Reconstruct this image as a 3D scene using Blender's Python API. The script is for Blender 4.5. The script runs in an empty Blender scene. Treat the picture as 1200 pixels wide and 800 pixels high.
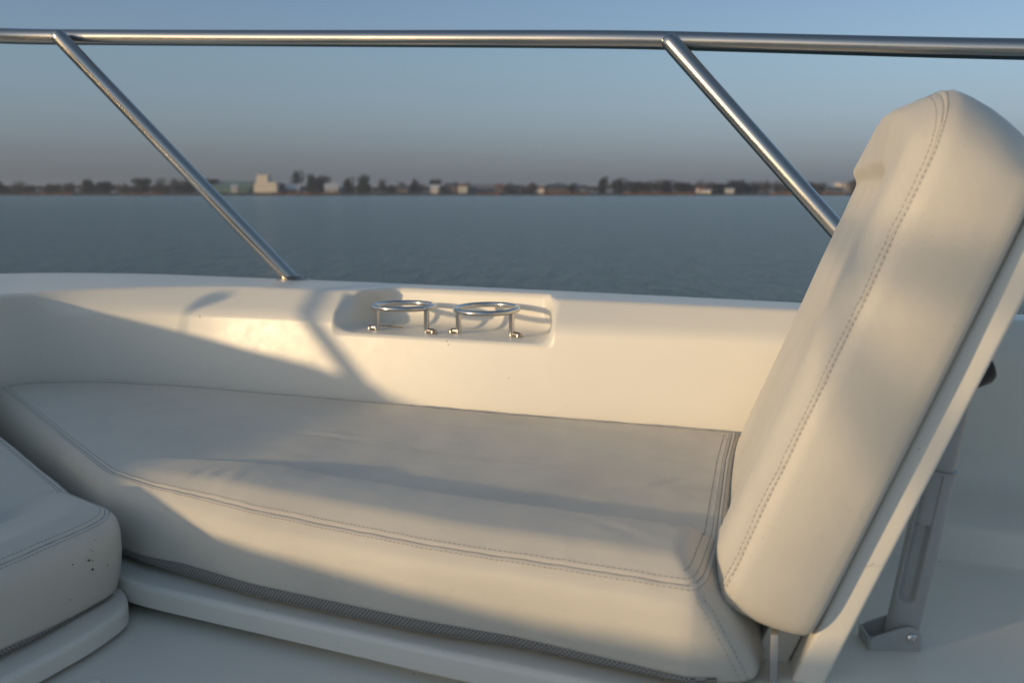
import bpy, bmesh, math, random
import numpy as np
from mathutils import Vector, Matrix, noise

R = math.radians
scene = bpy.context.scene
col = scene.collection
HC = 1.5                        # height of the camera above the water; boat coordinates below are measured from the camera's height

# ------------------------------------------------------------ camera, sky, sun, exposure
cam_d = bpy.data.cameras.new('camera'); cam = bpy.data.objects.new('camera', cam_d); col.objects.link(cam)
cam.location = (0, 0, HC)
cam.rotation_euler = (R(90 - 8.457), 0, 0)
cam_d.sensor_width = 36; cam_d.lens = 35.01
cam_d.clip_start = 0.05; cam_d.clip_end = 20000
cam_d.dof.use_dof = True; cam_d.dof.focus_distance = 1.25; cam_d.dof.aperture_fstop = 6.3
scene.camera = cam

SUN_EL, SUN_TX, SUN_TY = 8.5, .86, .51            # elevation; horizontal direction the light travels in
world = bpy.data.worlds.new('World'); scene.world = world; world.use_nodes = True
wn = world.node_tree.nodes; wl = world.node_tree.links
sky = wn.new('ShaderNodeTexSky'); sky.sky_type = 'NISHITA'; sky.sun_disc = False
sky.sun_elevation = R(SUN_EL); sky.sun_rotation = math.atan2(-SUN_TX, -SUN_TY)
sky.air_density = 1.0; sky.dust_density = 1.0; sky.ozone_density = 1.0; sky.altitude = 0
bg = wn['Background']; bg.inputs['Strength'].default_value = .15
# evening haze near the horizon: takes the yellow out of the low sky, all the way round
tc_ = wn.new('ShaderNodeTexCoord'); sep_ = wn.new('ShaderNodeSeparateXYZ'); wl.new(tc_.outputs['Generated'], sep_.inputs[0])
hz_ = wn.new('ShaderNodeValToRGB'); wl.new(sep_.outputs[2], hz_.inputs[0]); he_ = hz_.color_ramp.elements
stops_ = [(0.0, (.335, .47, 1.22)), (.012, (.335, .47, 1.20)), (.040, (.40, .505, 1.06)), (.075, (.52, .605, 1.0)), (.126, (.63, .715, .985)), (.18, (.66, .74, 1.02)), (.30, (.98, 1.02, 1.13)), (.6, (1.20, 1.20, 1.24))]
he_[0].position, he_[0].color = stops_[0][0], (*stops_[0][1], 1); he_[1].position, he_[1].color = stops_[-1][0], (*stops_[-1][1], 1)
for p_, c_ in stops_[1:-1]: x_ = he_.new(p_); x_.color = (*c_, 1)
mx_ = wn.new('ShaderNodeMix'); mx_.data_type = 'RGBA'; mx_.blend_type = 'MULTIPLY'; mx_.inputs[0].default_value = 1
wl.new(sky.outputs[0], mx_.inputs[6]); wl.new(hz_.outputs[0], mx_.inputs[7]); wl.new(mx_.outputs[2], bg.inputs[0])

sun_d = bpy.data.lights.new('sun', 'SUN'); sun = bpy.data.objects.new('sun', sun_d); col.objects.link(sun)
sun_d.energy = 2.2; sun_d.angle = R(1.6); sun_d.color = (1.0, .725, .41)
sv = Vector((SUN_TX, SUN_TY, 0)).normalized() * math.cos(R(SUN_EL)) + Vector((0, 0, -math.sin(R(SUN_EL))))
sun.rotation_euler = sv.to_track_quat('-Z', 'Y').to_euler(); sun.location = (-3, -2, 4)

scene.view_settings.view_transform = 'Standard'; scene.view_settings.look = 'None'
scene.view_settings.gamma = 1; scene.view_settings.exposure = 0.03
scene.render.engine = 'CYCLES'

# ------------------------------------------------------------ helpers
def tag(o, label=None, cat=None, group=None, kind=None):
    if label: o['label'] = label
    if cat: o['category'] = cat
    if group: o['group'] = group
    if kind: o['kind'] = kind
    return o

def empty(name, loc=(0, 0, 0), rz=0):
    o = bpy.data.objects.new(name, None); col.objects.link(o)
    o.location = loc; o.rotation_euler = (0, 0, rz); o.empty_display_size = .1
    return o

def mesh_obj(name, verts, faces, mat, parent=None, smooth=True, mats=None):
    me = bpy.data.meshes.new(name)
    me.from_pydata([tuple(map(float, v)) for v in verts], [], [tuple(int(i) for i in f) for f in faces])
    bm = bmesh.new(); bm.from_mesh(me); bmesh.ops.recalc_face_normals(bm, faces=bm.faces[:]); bm.to_mesh(me); bm.free()
    if smooth: me.polygons.foreach_set('use_smooth', [True] * len(me.polygons))
    me.materials.append(mat); me.update()
    o = bpy.data.objects.new(name, me); col.objects.link(o)
    if parent: o.parent = parent
    return o

class MB:
    """collects simple shapes into one mesh"""
    def __init__(s): s.v = []; s.f = []
    def add(s, vs, fs):
        b = len(s.v); s.v += [tuple(map(float, v)) for v in vs]; s.f += [tuple(i + b for i in f) for f in fs]
    def tube(s, pts, rad, n=24, cap=True, closed=False):
        pts = [Vector(p) for p in pts]; m = len(pts); rs = rad if hasattr(rad, '__len__') else [rad] * m
        T = []
        for i in range(m):
            a = pts[(i - 1) % m] if (closed or i > 0) else pts[i]; b = pts[(i + 1) % m] if (closed or i < m - 1) else pts[i]
            T.append((b - a).normalized())
        N = T[0].orthogonal().normalized(); vs = []; fs = []
        for i in range(m):
            N = (N - T[i] * N.dot(T[i])).normalized(); B = T[i].cross(N)
            for k in range(n):
                a = 2 * math.pi * k / n; vs.append(pts[i] + (N * math.cos(a) + B * math.sin(a)) * rs[i])
        for i in range(m if closed else m - 1):
            j = (i + 1) % m
            for k in range(n): fs.append((i * n + k, i * n + (k + 1) % n, j * n + (k + 1) % n, j * n + k))
        if cap and not closed: fs.append(tuple(range(n))[::-1]); fs.append(tuple((m - 1) * n + k for k in range(n)))
        s.add(vs, fs)
    def box(s, c, sx, sy, sz, M=None, bev=0):
        bm = bmesh.new(); bmesh.ops.create_cube(bm, size=1)
        for v in bm.verts: v.co = Vector((v.co.x * sx, v.co.y * sy, v.co.z * sz))
        if bev: bmesh.ops.bevel(bm, geom=bm.edges[:], offset=bev, segments=3, affect='EDGES', profile=.5)
        bm.verts.ensure_lookup_table()
        vs = [((M @ v.co) if M else v.co) + Vector(c) for v in bm.verts]
        for i, v in enumerate(bm.verts): v.index = i
        s.add(vs, [[v.index for v in f.verts] for f in bm.faces]); bm.free()
    def lathe(s, prof, c, M=None, n=32):
        vs = []; fs = []
        for r, z in prof:
            for k in range(n):
                a = 2 * math.pi * k / n; p = Vector((r * math.cos(a), r * math.sin(a), z)); vs.append(((M @ p) if M else p) + Vector(c))
        m = len(prof)
        for i in range(m - 1):
            for k in range(n): fs.append((i * n + k, i * n + (k + 1) % n, (i + 1) * n + (k + 1) % n, (i + 1) * n + k))
        fs.append(tuple(range(n))[::-1]); fs.append(tuple((m - 1) * n + k for k in range(n)))
        s.add(vs, fs)
    def prism(s, poly, z0, z1, M=None):
        n = len(poly); vs = [Vector((x, y, z0)) for x, y in poly] + [Vector((x, y, z1)) for x, y in poly]
        if M: vs = [M @ v for v in vs]
        s.add(vs, [tuple(range(n))[::-1], tuple(range(n, 2 * n))] + [(i, (i + 1) % n, n + (i + 1) % n, n + i) for i in range(n)])
    def build(s, name, mat, parent=None, smooth=True):
        o = mesh_obj(name, s.v, s.f, mat, parent, smooth)
        if smooth: sharp(o)
        return o

def sharp(o, ang=38):
    me = o.data; bm = bmesh.new(); bm.from_mesh(me)
    for e in bm.edges:
        if len(e.link_faces) == 2 and e.calc_face_angle(0) > R(ang): e.smooth = False
    bm.to_mesh(me); bm.free()

def catmull(P, per=14):
    P = np.array(P, float); out = []
    for i in range(len(P) - 1):
        p0 = P[max(i - 1, 0)]; p1 = P[i]; p2 = P[i + 1]; p3 = P[min(i + 2, len(P) - 1)]
        for k in range(per):
            t = k / per
            out.append(.5 * ((2 * p1) + (-p0 + p2) * t + (2 * p0 - 5 * p1 + 4 * p2 - p3) * t * t + (-p0 + 3 * p1 - 3 * p2 + p3) * t ** 3))
    out.append(P[-1]); return np.array(out)

# ------------------------------------------------------------ materials
def new_mat(name):
    m = bpy.data.materials.new(name); m.use_nodes = True; nt = m.node_tree
    return m, nt, nt.nodes['Principled BSDF']

def noise_node(nt, scale, detail=4, rough=.55, coord='Object', stretch=None):
    tc = nt.nodes.new('ShaderNodeTexCoord'); n = nt.nodes.new('ShaderNodeTexNoise')
    n.inputs['Scale'].default_value = scale; n.inputs['Detail'].default_value = detail; n.inputs['Roughness'].default_value = rough
    if stretch:
        mp = nt.nodes.new('ShaderNodeMapping'); mp.inputs['Scale'].default_value = stretch
        nt.links.new(tc.outputs[coord], mp.inputs[0]); nt.links.new(mp.outputs[0], n.inputs['Vector'])
    else: nt.links.new(tc.outputs[coord], n.inputs['Vector'])
    return n

def ramp(nt, src, stops):
    r = nt.nodes.new('ShaderNodeValToRGB'); e = r.color_ramp.elements
    e[0].position, e[0].color = stops[0][0], (*stops[0][1], 1); e[1].position, e[1].color = stops[-1][0], (*stops[-1][1], 1)
    for p, c in stops[1:-1]: x = e.new(p); x.color = (*c, 1)
    nt.links.new(src, r.inputs[0]); return r

def bump(nt, src, strength, dist, prev=None):
    b = nt.nodes.new('ShaderNodeBump'); b.inputs['Strength'].default_value = strength; b.inputs['Distance'].default_value = dist
    nt.links.new(src, b.inputs['Height'])
    if prev: nt.links.new(prev.outputs[0], b.inputs['Normal'])
    return b

def simple(name, c, rough=.6, metal=0, var=.12, scale=20, bmp=0, bdist=.001):
    m, nt, p = new_mat(name)
    n = noise_node(nt, scale)
    r = ramp(nt, n.outputs[0], [(.3, tuple(x * (1 - var) for x in c)), (.7, tuple(min(1, x * (1 + var)) for x in c))])
    nt.links.new(r.outputs[0], p.inputs['Base Color']); p.inputs['Roughness'].default_value = rough; p.inputs['Metallic'].default_value = metal
    if bmp: nt.links.new(bump(nt, n.outputs[0], bmp, bdist).outputs[0], p.inputs['Normal'])
    return m

def vinyl(name, c):
    m, nt, p = new_mat(name)
    big = noise_node(nt, 5, 5, .6); r = ramp(nt, big.outputs[0], [(.28, tuple(x * .90 for x in c)), (.5, c), (.72, tuple(x * 1.04 for x in c))])
    spot = noise_node(nt, 260, 2, .5); rs = ramp(nt, spot.outputs[0], [(.235, (.45, .42, .38)), (.27, (1, 1, 1))])
    mx = nt.nodes.new('ShaderNodeMix'); mx.data_type = 'RGBA'; mx.blend_type = 'MULTIPLY'; mx.inputs[0].default_value = .25
    nt.links.new(r.outputs[0], mx.inputs[6]); nt.links.new(rs.outputs[0], mx.inputs[7]); nt.links.new(mx.outputs[2], p.inputs['Base Color'])
    p.inputs['Roughness'].default_value = .52; p.inputs['Specular IOR Level'].default_value = .4
    p.inputs['Sheen Weight'].default_value = .05
    wr = noise_node(nt, 14, 3, .5); md = noise_node(nt, 130, 3, .6); gr = noise_node(nt, 1100, 2, .6)
    b0 = bump(nt, wr.outputs[0], .5, .004); b1 = bump(nt, md.outputs[0], .22, .0008, b0); b2 = bump(nt, gr.outputs[0], .45, .0006, b1)
    nt.links.new(b2.outputs[0], p.inputs['Normal'])
    return m

def gelcoat(name, c, rough=.32):
    m, nt, p = new_mat(name)
    big = noise_node(nt, 3, 5, .6); r = ramp(nt, big.outputs[0], [(.3, tuple(x * .95 for x in c)), (.7, c)])
    spot = noise_node(nt, 90, 1, .5); rs = ramp(nt, spot.outputs[0], [(.19, (.35, .33, .3)), (.205, (1, 1, 1))])
    mx = nt.nodes.new('ShaderNodeMix'); mx.data_type = 'RGBA'; mx.blend_type = 'MULTIPLY'; mx.inputs[0].default_value = .6
    nt.links.new(r.outputs[0], mx.inputs[6]); nt.links.new(rs.outputs[0], mx.inputs[7]); nt.links.new(mx.outputs[2], p.inputs['Base Color'])
    fine = noise_node(nt, 40, 6, .7); rr = nt.nodes.new('ShaderNodeMapRange'); rr.inputs[3].default_value = rough - .07; rr.inputs[4].default_value = rough + .12
    nt.links.new(fine.outputs[0], rr.inputs[0]); nt.links.new(rr.outputs[0], p.inputs['Roughness'])
    nt.links.new(bump(nt, noise_node(nt, 5, 2).outputs[0], .05, .004).outputs[0], p.inputs['Normal'])
    return m

def steel(name, rough=.2, c=(.62, .60, .57)):
    m, nt, p = new_mat(name)
    n = noise_node(nt, 14, 2, .5); rr = nt.nodes.new('ShaderNodeMapRange'); rr.inputs[3].default_value = rough - .04; rr.inputs[4].default_value = rough + .06
    nt.links.new(n.outputs[0], rr.inputs[0]); nt.links.new(rr.outputs[0], p.inputs['Roughness'])
    p.inputs['Base Color'].default_value = (*c, 1); p.inputs['Metallic'].default_value = 1
    return m

def mesh_fabric(name):
    m, nt, p = new_mat(name)
    tc = nt.nodes.new('ShaderNodeTexCoord'); ck = nt.nodes.new('ShaderNodeTexChecker'); ck.inputs['Scale'].default_value = 1
    ck.inputs[1].default_value = (.36, .34, .305, 1); ck.inputs[2].default_value = (.14, .13, .12, 1)
    nt.links.new(tc.outputs['UV'], ck.inputs[0]); nt.links.new(ck.outputs[0], p.inputs['Base Color'])
    nt.links.new(bump(nt, ck.outputs[1], .6, .0006).outputs[0], p.inputs['Normal']); p.inputs['Roughness'].default_value = .8
    return m

M = {}
M['vinyl'] = vinyl('cushion_vinyl', (.66, .61, .515))
M['gel'] = gelcoat('white_gelcoat', (.81, .77, .675))
M['steel'] = steel('polished_steel', .22, (.50, .48, .45))
M['steel_fine'] = steel('polished_fitting_steel', .16, (.66, .62, .57))
M['steel_foot'] = steel('bronze_toned_fitting_steel', .24, (.42, .36, .29))  # even dark bronze tone for flanges, screws and feet
M['alu'] = simple('grey_anodised_aluminium', (.43, .43, .42), .45, .6, .05, 30)
M['alu_lower'] = simple('grey_painted_tube', (.43, .43, .41), .42, .1, .05, 30)
M['thread'] = simple('grey_thread', (.25, .225, .19), .8, 0, .2, 400)
M['groove'] = simple('seam_groove_line', (.30, .275, .25), .8, 0, .1, 300)  # dark line drawn along the cushion seams
M['meshf'] = mesh_fabric('mesh_fabric')
M['black'] = simple('black_plastic', (.012, .012, .013), .4, 0, .2, 50)
M['dirt'] = simple('dark_mildew', (.02, .018, .016), .9, 0, .3, 500)
M['twig'] = simple('dry_reed', (.25, .17, .06), .8, 0, .3, 200)

# ------------------------------------------------------------ water, land, far shore
def water_mat():
    m, nt, p = new_mat('lake_water')
    p.inputs['Base Color'].default_value = (.100, .172, .182, 1); p.inputs['Roughness'].default_value = .16; p.inputs['IOR'].default_value = 1.333
    a = noise_node(nt, .55, 4, .6, stretch=(1, 1.7, 1)); b = noise_node(nt, 2.4, 4, .6, stretch=(1.3, .30, 1)); b_2 = noise_node(nt, 3.0, 5, .62, stretch=(1, 1.5, 1)); c = noise_node(nt, .09, 3, .5)
    b1 = bump(nt, a.outputs[0], 1, .42); b1 = bump(nt, b_2.outputs[0], 1, .2, b1); b2 = bump(nt, b.outputs[0], 1, .8, b1); b3 = bump(nt, c.outputs[0], .5, .8, b2)
    nt.links.new(b3.outputs[0], p.inputs['Normal'])
    return m
def sheet(name, x0, x1, y0, y1, z, mat, nx=1, ny=1):
    vs = [(x0 + (x1 - x0) * i / nx, y0 + (y1 - y0) * j / ny, z) for j in range(ny + 1) for i in range(nx + 1)]
    fs = [(j * (nx + 1) + i, j * (nx + 1) + i + 1, (j + 1) * (nx + 1) + i + 1, (j + 1) * (nx + 1) + i) for j in range(ny) for i in range(nx)]
    return mesh_obj(name, vs, fs, mat, None, False)
tag(sheet('water', -4000, 4000, -3000, 6000, 0, water_mat()), kind='structure')

DS = 700.0
PX = DS / 1167.0                                                 # metres per photo pixel at the far bank
def X(u): return (u - 600) * PX * 1.0
rnd = random.Random(4)
M['land'] = simple('bank_soil_and_grass', (.034, .030, .018), .9, 0, .35, .05)
M['reed'] = simple('dry_reed_bed', (.22, .115, .055), .9, 0, .3, .3)
M['bark'] = simple('tree_bark', (.06, .05, .04), .9, 0, .2, 3)
M['foliage_dark'] = simple('dark_twigs_and_leaves', (.040, .040, .030), .9, 0, .35, .6)
M['foliage_brown'] = simple('brown_bare_twigs', (.085, .068, .050), .9, 0, .3, .6)
M['foliage_green'] = simple('evergreen_foliage', (.030, .045, .022), .9, 0, .35, .6)

# bank: a long low sheet with an uneven edge and a real slope into the water
vs = []; fs = []; N = 400
for i in range(N + 1):
    x = -1500 + 3000 * i / N
    e = 5 * math.sin(x * .011) + 4 * noise.noise(Vector((x * .02, 0, 0))) + 3 * noise.noise(Vector((x * .09, 3, 0)))
    h = 1.2 + .5 * noise.noise(Vector((x * .03, 7, 0)))
    for dy, z in ((-2, -.6), (0, .25), (3, h), (14, h + .6), (2500, h + 1.5)): vs.append((x, DS - 6 + e + dy, z))
for i in range(N):
    for k in range(4): fs.append((i * 5 + k, (i + 1) * 5 + k, (i + 1) * 5 + k + 1, i * 5 + k + 1))
tag(mesh_obj('bank', vs, fs, M['land'], None, True), kind='structure')

# reeds along the water's edge (nobody could count them)
vs = []; fs = []
for (u0, u1, dens) in ((325, 405, 1), (560, 585, .5), (636, 690, 1), (728, 812, 1), (900, 985, .6), (30, 95, .4), (150, 200, .35), (-200, -60, .8), (1040, 1300, .7)):
    for _ in range(int((u1 - u0) * 22 * dens)):
        x = X(rnd.uniform(u0, u1)); y = DS - 8 + rnd.uniform(0, 7) + 5 * math.sin(x * .011); h = rnd.uniform(1.2, 2.4); w = rnd.uniform(.1, .35); a = rnd.uniform(0, math.pi)
        b = len(vs); dx = w * math.cos(a); dy = w * math.sin(a)
        vs += [(x - dx, y - dy, -.1), (x + dx, y + dy, -.1), (x + dx + rnd.uniform(-.3, .3), y + dy, h), (x - dx + rnd.uniform(-.3, .3), y - dy, h * .85)]
        fs.append((b, b + 1, b + 2, b + 3))
tag(mesh_obj('reeds', vs, fs, M['reed'], None, False), 'dry orange brown reeds in patches along the far waterline', 'reeds', None, 'stuff')

def crown_mesh(name, seed, w, h, z0, n, mat, lean=0, lobes=6, leaf=.42):
    r = random.Random(seed); L = []
    for i in range(lobes):
        a = r.uniform(0, 6.28); q = r.uniform(.0, .34) * w; t = r.uniform(.12, .80) ** (1.25)
        L.append((Vector((q * math.cos(a), q * math.sin(a), z0 + h * t)), r.uniform(.18, .33) * w, r.uniform(.2, .34) * h))
    vs = []; fs = []
    for _ in range(n):
        c, rw, rh = r.choice(L); d = Vector((r.gauss(0, 1), r.gauss(0, 1), r.gauss(0, 1))).normalized() * r.uniform(.3, 1.0) ** .5
        p = c + Vector((d.x * rw, d.y * rw, d.z * rh)); p.x += lean * (p.z - z0)
        q = Vector((r.gauss(0, 1), r.gauss(0, 1), r.gauss(0, 1))).normalized(); u = q.orthogonal().normalized() * leaf * r.uniform(.4, 1.2); v = q.cross(u).normalized() * leaf * r.uniform(.3, .8)
        b = len(vs); vs += [p - u, p + v, p + u, p - v]; fs.append((b, b + 1, b + 2, b + 3))
    me = bpy.data.meshes.new(name); me.from_pydata([tuple(v) for v in vs], [], fs); me.materials.append(mat); return me
def trunk_mesh(name, seed, h, w, z0):
    r = random.Random(seed); mb = MB()
    mb.tube([(0, 0, -.5), (.1, 0, h * .25), (0, .1, h * .55), (.1, 0, h * .85)], [.32, .25, .17, .06], 7)
    for i in range(7):
        a = r.uniform(0, 6.28); t = r.uniform(.25, .6); e = Vector((math.cos(a) * w * .33, math.sin(a) * w * .33, h * (t + .25)))
        s = Vector((0, 0, h * t)); mb.tube([s, s.lerp(e, .5) + Vector((0, 0, .3)), e], [.12, .08, .03], 5)
    me = bpy.data.meshes.new(name); me.from_pydata(mb.v, [], mb.f); me.materials.append(M['bark']); return me
# unit trees 10 m tall: round, tall, wide thicket, bare
KT = {}
for k, (w, z0, n, mat, leaf, lobes) in {'round': (9, .6, 1700, 'foliage_dark', .55, 14), 'oval': (6.5, .8, 1400, 'foliage_dark', .5, 11),
        'thicket': (15, .0, 2300, 'foliage_brown', .6, 22), 'bare': (9, .8, 1300, 'foliage_brown', .36, 14), 'evergreen': (7, .5, 1500, 'foliage_green', .5, 10)}.items():
    KT[k] = [(crown_mesh('crown', s * 7 + len(k), w, 10 - z0, z0, n, M[mat], 0, lobes, leaf), trunk_mesh('trunk', s, 10, w, z0)) for s in (1, 2, 3)]
def tree(u, ytop, width, kind, label, group=None, y=None, base=226.0):
    Y = (y or DS + rnd.uniform(10, 40)); s = Y / 1167.0
    h = (base - ytop) * s + 1.0
    t = empty('tree', ((u - 600) * s, Y, 1.6), rnd.uniform(0, 6.28)); w0 = {'round': 8.2, 'oval': 5.8, 'thicket': 14, 'bare': 8.2, 'evergreen': 6.2}[kind]
    sx = width * s / w0; c, tr = rnd.choice(KT[kind])
    for nm, me in (('crown', c), ('trunk', tr)):
        o = bpy.data.objects.new(nm, me); col.objects.link(o); o.parent = t; o.scale = (sx, sx, h / 10)
    tag(t, label, 'tree', group or 'trees on the far shore')
T = [
 (3, 211, 17, 'round', 'dark rounded tree at the very left end of the far shore'),
 (29, 213, 24, 'bare', 'bare twiggy tree between the leftmost dark tree and a small low bush'),
 (71, 216, 14, 'thicket', 'small low bush standing alone left of the wide dark clump'),
 (110, 211, 19, 'round', 'left tree of the wide dark clump on the left shore'),
 (128, 212, 22, 'round', 'right tree of the wide dark clump on the left shore'),
 (151, 215, 11, 'bare', 'thin bare sapling right after the wide dark clump'),
 (172, 207, 22, 'round', 'tallest rounded tree left of the green barn group'),
 (192, 210, 16, 'bare', 'bare grey tree right of the tallest left shore tree'),
 (209, 209, 20, 'bare', 'bare spreading tree left of the slanted rail post'),
 (226, 211, 18, 'thicket', 'brown thicket behind the slanted rail post on the left'),
 (252, 208, 20, 'round', 'grey tree rising behind the roof of the long green barn'),
 (351, 203, 15, 'round', 'dark pointed tree just right of the white stepped building'),
 (369, 205, 16, 'round', 'dark tree left of the small house with pale roof'),
 (379, 208, 18, 'oval', 'second dark tree behind the small house with pale roof'),
 (410, 209, 14, 'round', 'rounded tree left of the very dark upright tree'),
 (428, 205, 15, 'evergreen', 'very dark upright evergreen tree in the left middle of the shore'),
 (449, 210, 14, 'bare', 'bare tree right of the very dark upright evergreen'),
 (487, 211, 10, 'oval', 'slim dark tree left of the white gabled cottage'),
 (511, 209, 14, 'round', 'bushy tree behind the white gabled cottage'),
 (705, 207, 13, 'evergreen', 'tall dark green tree beginning the long right treeline'),
 (724, 210, 22, 'round', 'broad tree right behind the tall dark green tree'),
 (864, 210, 10, 'evergreen', 'pointed tree standing above the long right treeline'),
]
for a in T: tree(*a)
LM = [(3, 'dark rounded tree at the left end'), (71, 'lone low bush of the left shore'), (119, 'wide dark clump on the left shore'), (172, 'tallest rounded tree of the left shore'), (226, 'slanted rail post'), (252, 'long green barn'),
      (313, 'white stepped building'), (391, 'small white house with pale roof'), (428, 'very dark upright evergreen'), (475, 'low brick house'), (511, 'white gabled cottage'), (543, 'square cream house'), (566, 'long grey row house'), (585, 'small orange brick house'),
      (634, 'tiny cream house'), (652, 'wide brown house'), (680, 'plain grey shore house'), (705, 'tall dark green tree'), (724, 'broad tree starting the treeline'), (819, 'white gabled treeline house'), (852, 'low white treeline house'), (864, 'pointed treeline tree'), (984, 'distant pale block')]
used_labels = {}
def where(u, what):
    lu, nm = min(LM, key=lambda q: abs(q[0] - u)); d = u - lu
    rel = 'behind the' if abs(d) < 5 else ('right of the' if d > 0 else 'left of the')
    if abs(d) > 22: rel = 'well ' + rel
    elif abs(d) > 11: rel = 'a little ' + rel
    elif abs(d) >= 5: rel = 'close ' + rel
    lab = what + ' ' + rel + ' ' + nm; return lab.replace('a little ', '') if len(lab.split()) > 15 else lab
for u in np.arange(744, 965, 12.5): uu = u + rnd.uniform(-3, 3); tree(uu, rnd.uniform(211, 215), rnd.uniform(16, 24), (kd := rnd.choice(['round', 'thicket', 'bare'])), where(uu, {'round': 'rounded', 'thicket': 'wide bushy', 'bare': 'bare twiggy', 'oval': 'slim upright'}[kd] + ' dark tree'), 'merged trees of the right treeline')
for u in list(np.arange(460, 700, 15)) : uu = u + rnd.uniform(-5, 5); tree(uu, rnd.uniform(214, 219), rnd.uniform(10, 20), (kd := rnd.choice(['bare', 'thicket', 'oval'])), where(uu, {'round': 'rounded', 'thicket': 'wide bushy', 'bare': 'bare twiggy', 'oval': 'slim upright'}[kd] + ' low tree'), 'low trees among the mid shore houses', y=DS + rnd.uniform(35, 70))
for u in list(np.arange(15, 250, 26)) + [330, 395]: uu = u + rnd.uniform(-7, 7); tree(uu, rnd.uniform(214.5, 219), rnd.uniform(16, 28), 'thicket', where(uu, 'low brown bush'), 'low bushes on the left bank')
for u in (1000, 1030, 1065, 1100, 1150, 1190, 1240, -40, -90, -150): tree(u, rnd.uniform(209, 214), 24, rnd.choice(['round', 'thicket']), 'one of the far shore trees near the reeds at the ends of view', 'trees at the ends of the far shore')

# far-off woods and hedges behind the houses, one merged mass
vs = []; fs = []; rw = random.Random(11)
for _ in range(26000):
    x = rw.uniform(-900, 900); u = x / PX / 1.12 + 600
    top = 4.8 + 1.6 * noise.noise(Vector((x * .02, 0, 1))) + 1.3 * noise.noise(Vector((x * .08, 4, 1))) + (2.0 if 700 < u < 960 else 0) + (.8 if u < 260 else 0)
    y = DS + rw.uniform(75, 95); z = 1.8 + max(.8, top) * rw.random() ** .7; L_ = rw.uniform(.5, 1.3)
    q = Vector((rw.gauss(0, 1), rw.gauss(0, 1), rw.gauss(0, 1))).normalized(); a = q.orthogonal().normalized() * L_; b_ = q.cross(a).normalized() * L_ * .7
    p = Vector((x, y, z)); k = len(vs); vs += [p - a, p + b_, p + a, p - b_]; fs.append((k, k + 1, k + 2, k + 3))
tag(mesh_obj('far_woods', vs, fs, M['foliage_brown'], None, False), 'low brown far-off woods behind the houses along the whole shore', 'woods', None, 'stuff')

def housemat(nm, c): 
    if nm not in M: M[nm] = simple(nm, c, .8, 0, .12, .7)
    return M[nm]
def house(name, u, ytop, width, wall, roof, label, depth=9, gable=True, y=None, eave=.62, windows=3):
    Y = y or DS + rnd.uniform(6, 16); s = Y / 1167.; h = (224.6 - ytop) * s; w = width * s; t = empty(name, ((u - 600) * s, Y, 1.4), rnd.uniform(-.25, .15))
    he = h * eave if gable else h
    mb = MB(); mb.box((0, 0, he / 2), w, depth, he)
    if gable: mb.add([(-w / 2, -depth / 2, he), (-w / 2, depth / 2, he), (-w / 2, 0, h - .15), (w / 2, -depth / 2, he), (w / 2, depth / 2, he), (w / 2, 0, h - .15)], [(0, 2, 1), (3, 4, 5)])
    mb.build('wall', wall, t, False)
    rb = MB(); o = .35
    if gable:
        for sgn in (-1, 1):
            A = [(-w / 2 - o, sgn * (depth / 2 + o), he - .15), (w / 2 + o, sgn * (depth / 2 + o), he - .15), (w / 2 + o, 0, h), (-w / 2 - o, 0, h)]
            B = [(x, yy, z + .22) for x, yy, z in A]; rb.add(A + B, [(0, 1, 2, 3), (7, 6, 5, 4), (0, 1, 5, 4), (1, 2, 6, 5), (2, 3, 7, 6), (3, 0, 4, 7)])
    else: rb.box((0, 0, h + .12), w + .3, depth + .3, .24)
    rb.build('roof', roof, t, False)
    for k in range(windows if width > 12 else 0):
        wb = MB(); wb.box((-w / 2 + w * (k + .5) / windows, -depth / 2 - .03, he * .5), min(1.0, w / windows * .5), .1, min(1.3, he * .35)); wb.build('window', housemat('dark_window_glass', (.05, .06, .08)), t, False)
    return tag(t, label, 'building', None)
housemat('dark_window_glass', (.05, .06, .08))
cream = housemat('cream_render', (.64, .57, .46)); white = housemat('white_render', (.52, .48, .42)); teal = housemat('green_sheet_metal', (.10, .17, .16))
tealr = housemat('green_metal_roof', (.12, .19, .18)); grey = housemat('grey_roof', (.16, .17, .19)); brick = housemat('brown_brick', (.13, .10, .085)); red = housemat('red_tiles', (.22, .09, .06)); dk = housemat('dark_slate_roof', (.06, .065, .08)); pale = housemat('pale_roof', (.50, .50, .50))
house('barn', 270, 211, 62, teal, tealr, 'long green metal barn left of the white stepped building', 16, True, DS + 22, .55, 0)
house('shed', 278.5, 215, 7, white, pale, 'small white shed in front of the long green barn', 5, True, DS + 6, .7, 1)
# white stepped building: three blocks of different height
t = empty('stepped_building', (X(313), DS + 10, 1.4), -.12)
for nm, x, w, h, d in (('tower', -2.5, 8.0, 12.4, 8), ('low_wing', 4.3, 7.8, 7.2, 9), ('annex', -7.3, 3.2, 6.6, 7)):
    mb = MB(); mb.box((x, 0, h / 2), w, d, h, None, .05); b = mb.build(nm, cream, t, False)
    for k in range(max(1, int(w / 2.6))):
        for zz in np.arange(2, h - 1, 3.0):
            wb = MB(); wb.box((x - w / 2 + 1.3 + k * 2.5, -d / 2 - .04, zz), .6, .1, .8); wb.build('window', M['dark_window_glass'], b, False)
    rb = MB(); rb.box((x, 0, h + .15), w + .2, d + .2, .3); rb.build('parapet', cream, b, False)
tag(t, 'cream white stepped building with a tall block and lower wing', 'building')
house('hall', 343, 214, 26, grey, pale, 'low hall with pale roof right of the white stepped building', 12, True, DS + 18, .5, 3)
house('house', 391, 213.5, 15, white, pale, 'small white house with pale roof below dark trees', 8, True, None, .5, 2)
house('house', 400, 216, 10, grey, pale, 'grey lean house adjoining the small white house on its right', 8, True, None, .6, 1)
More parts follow.
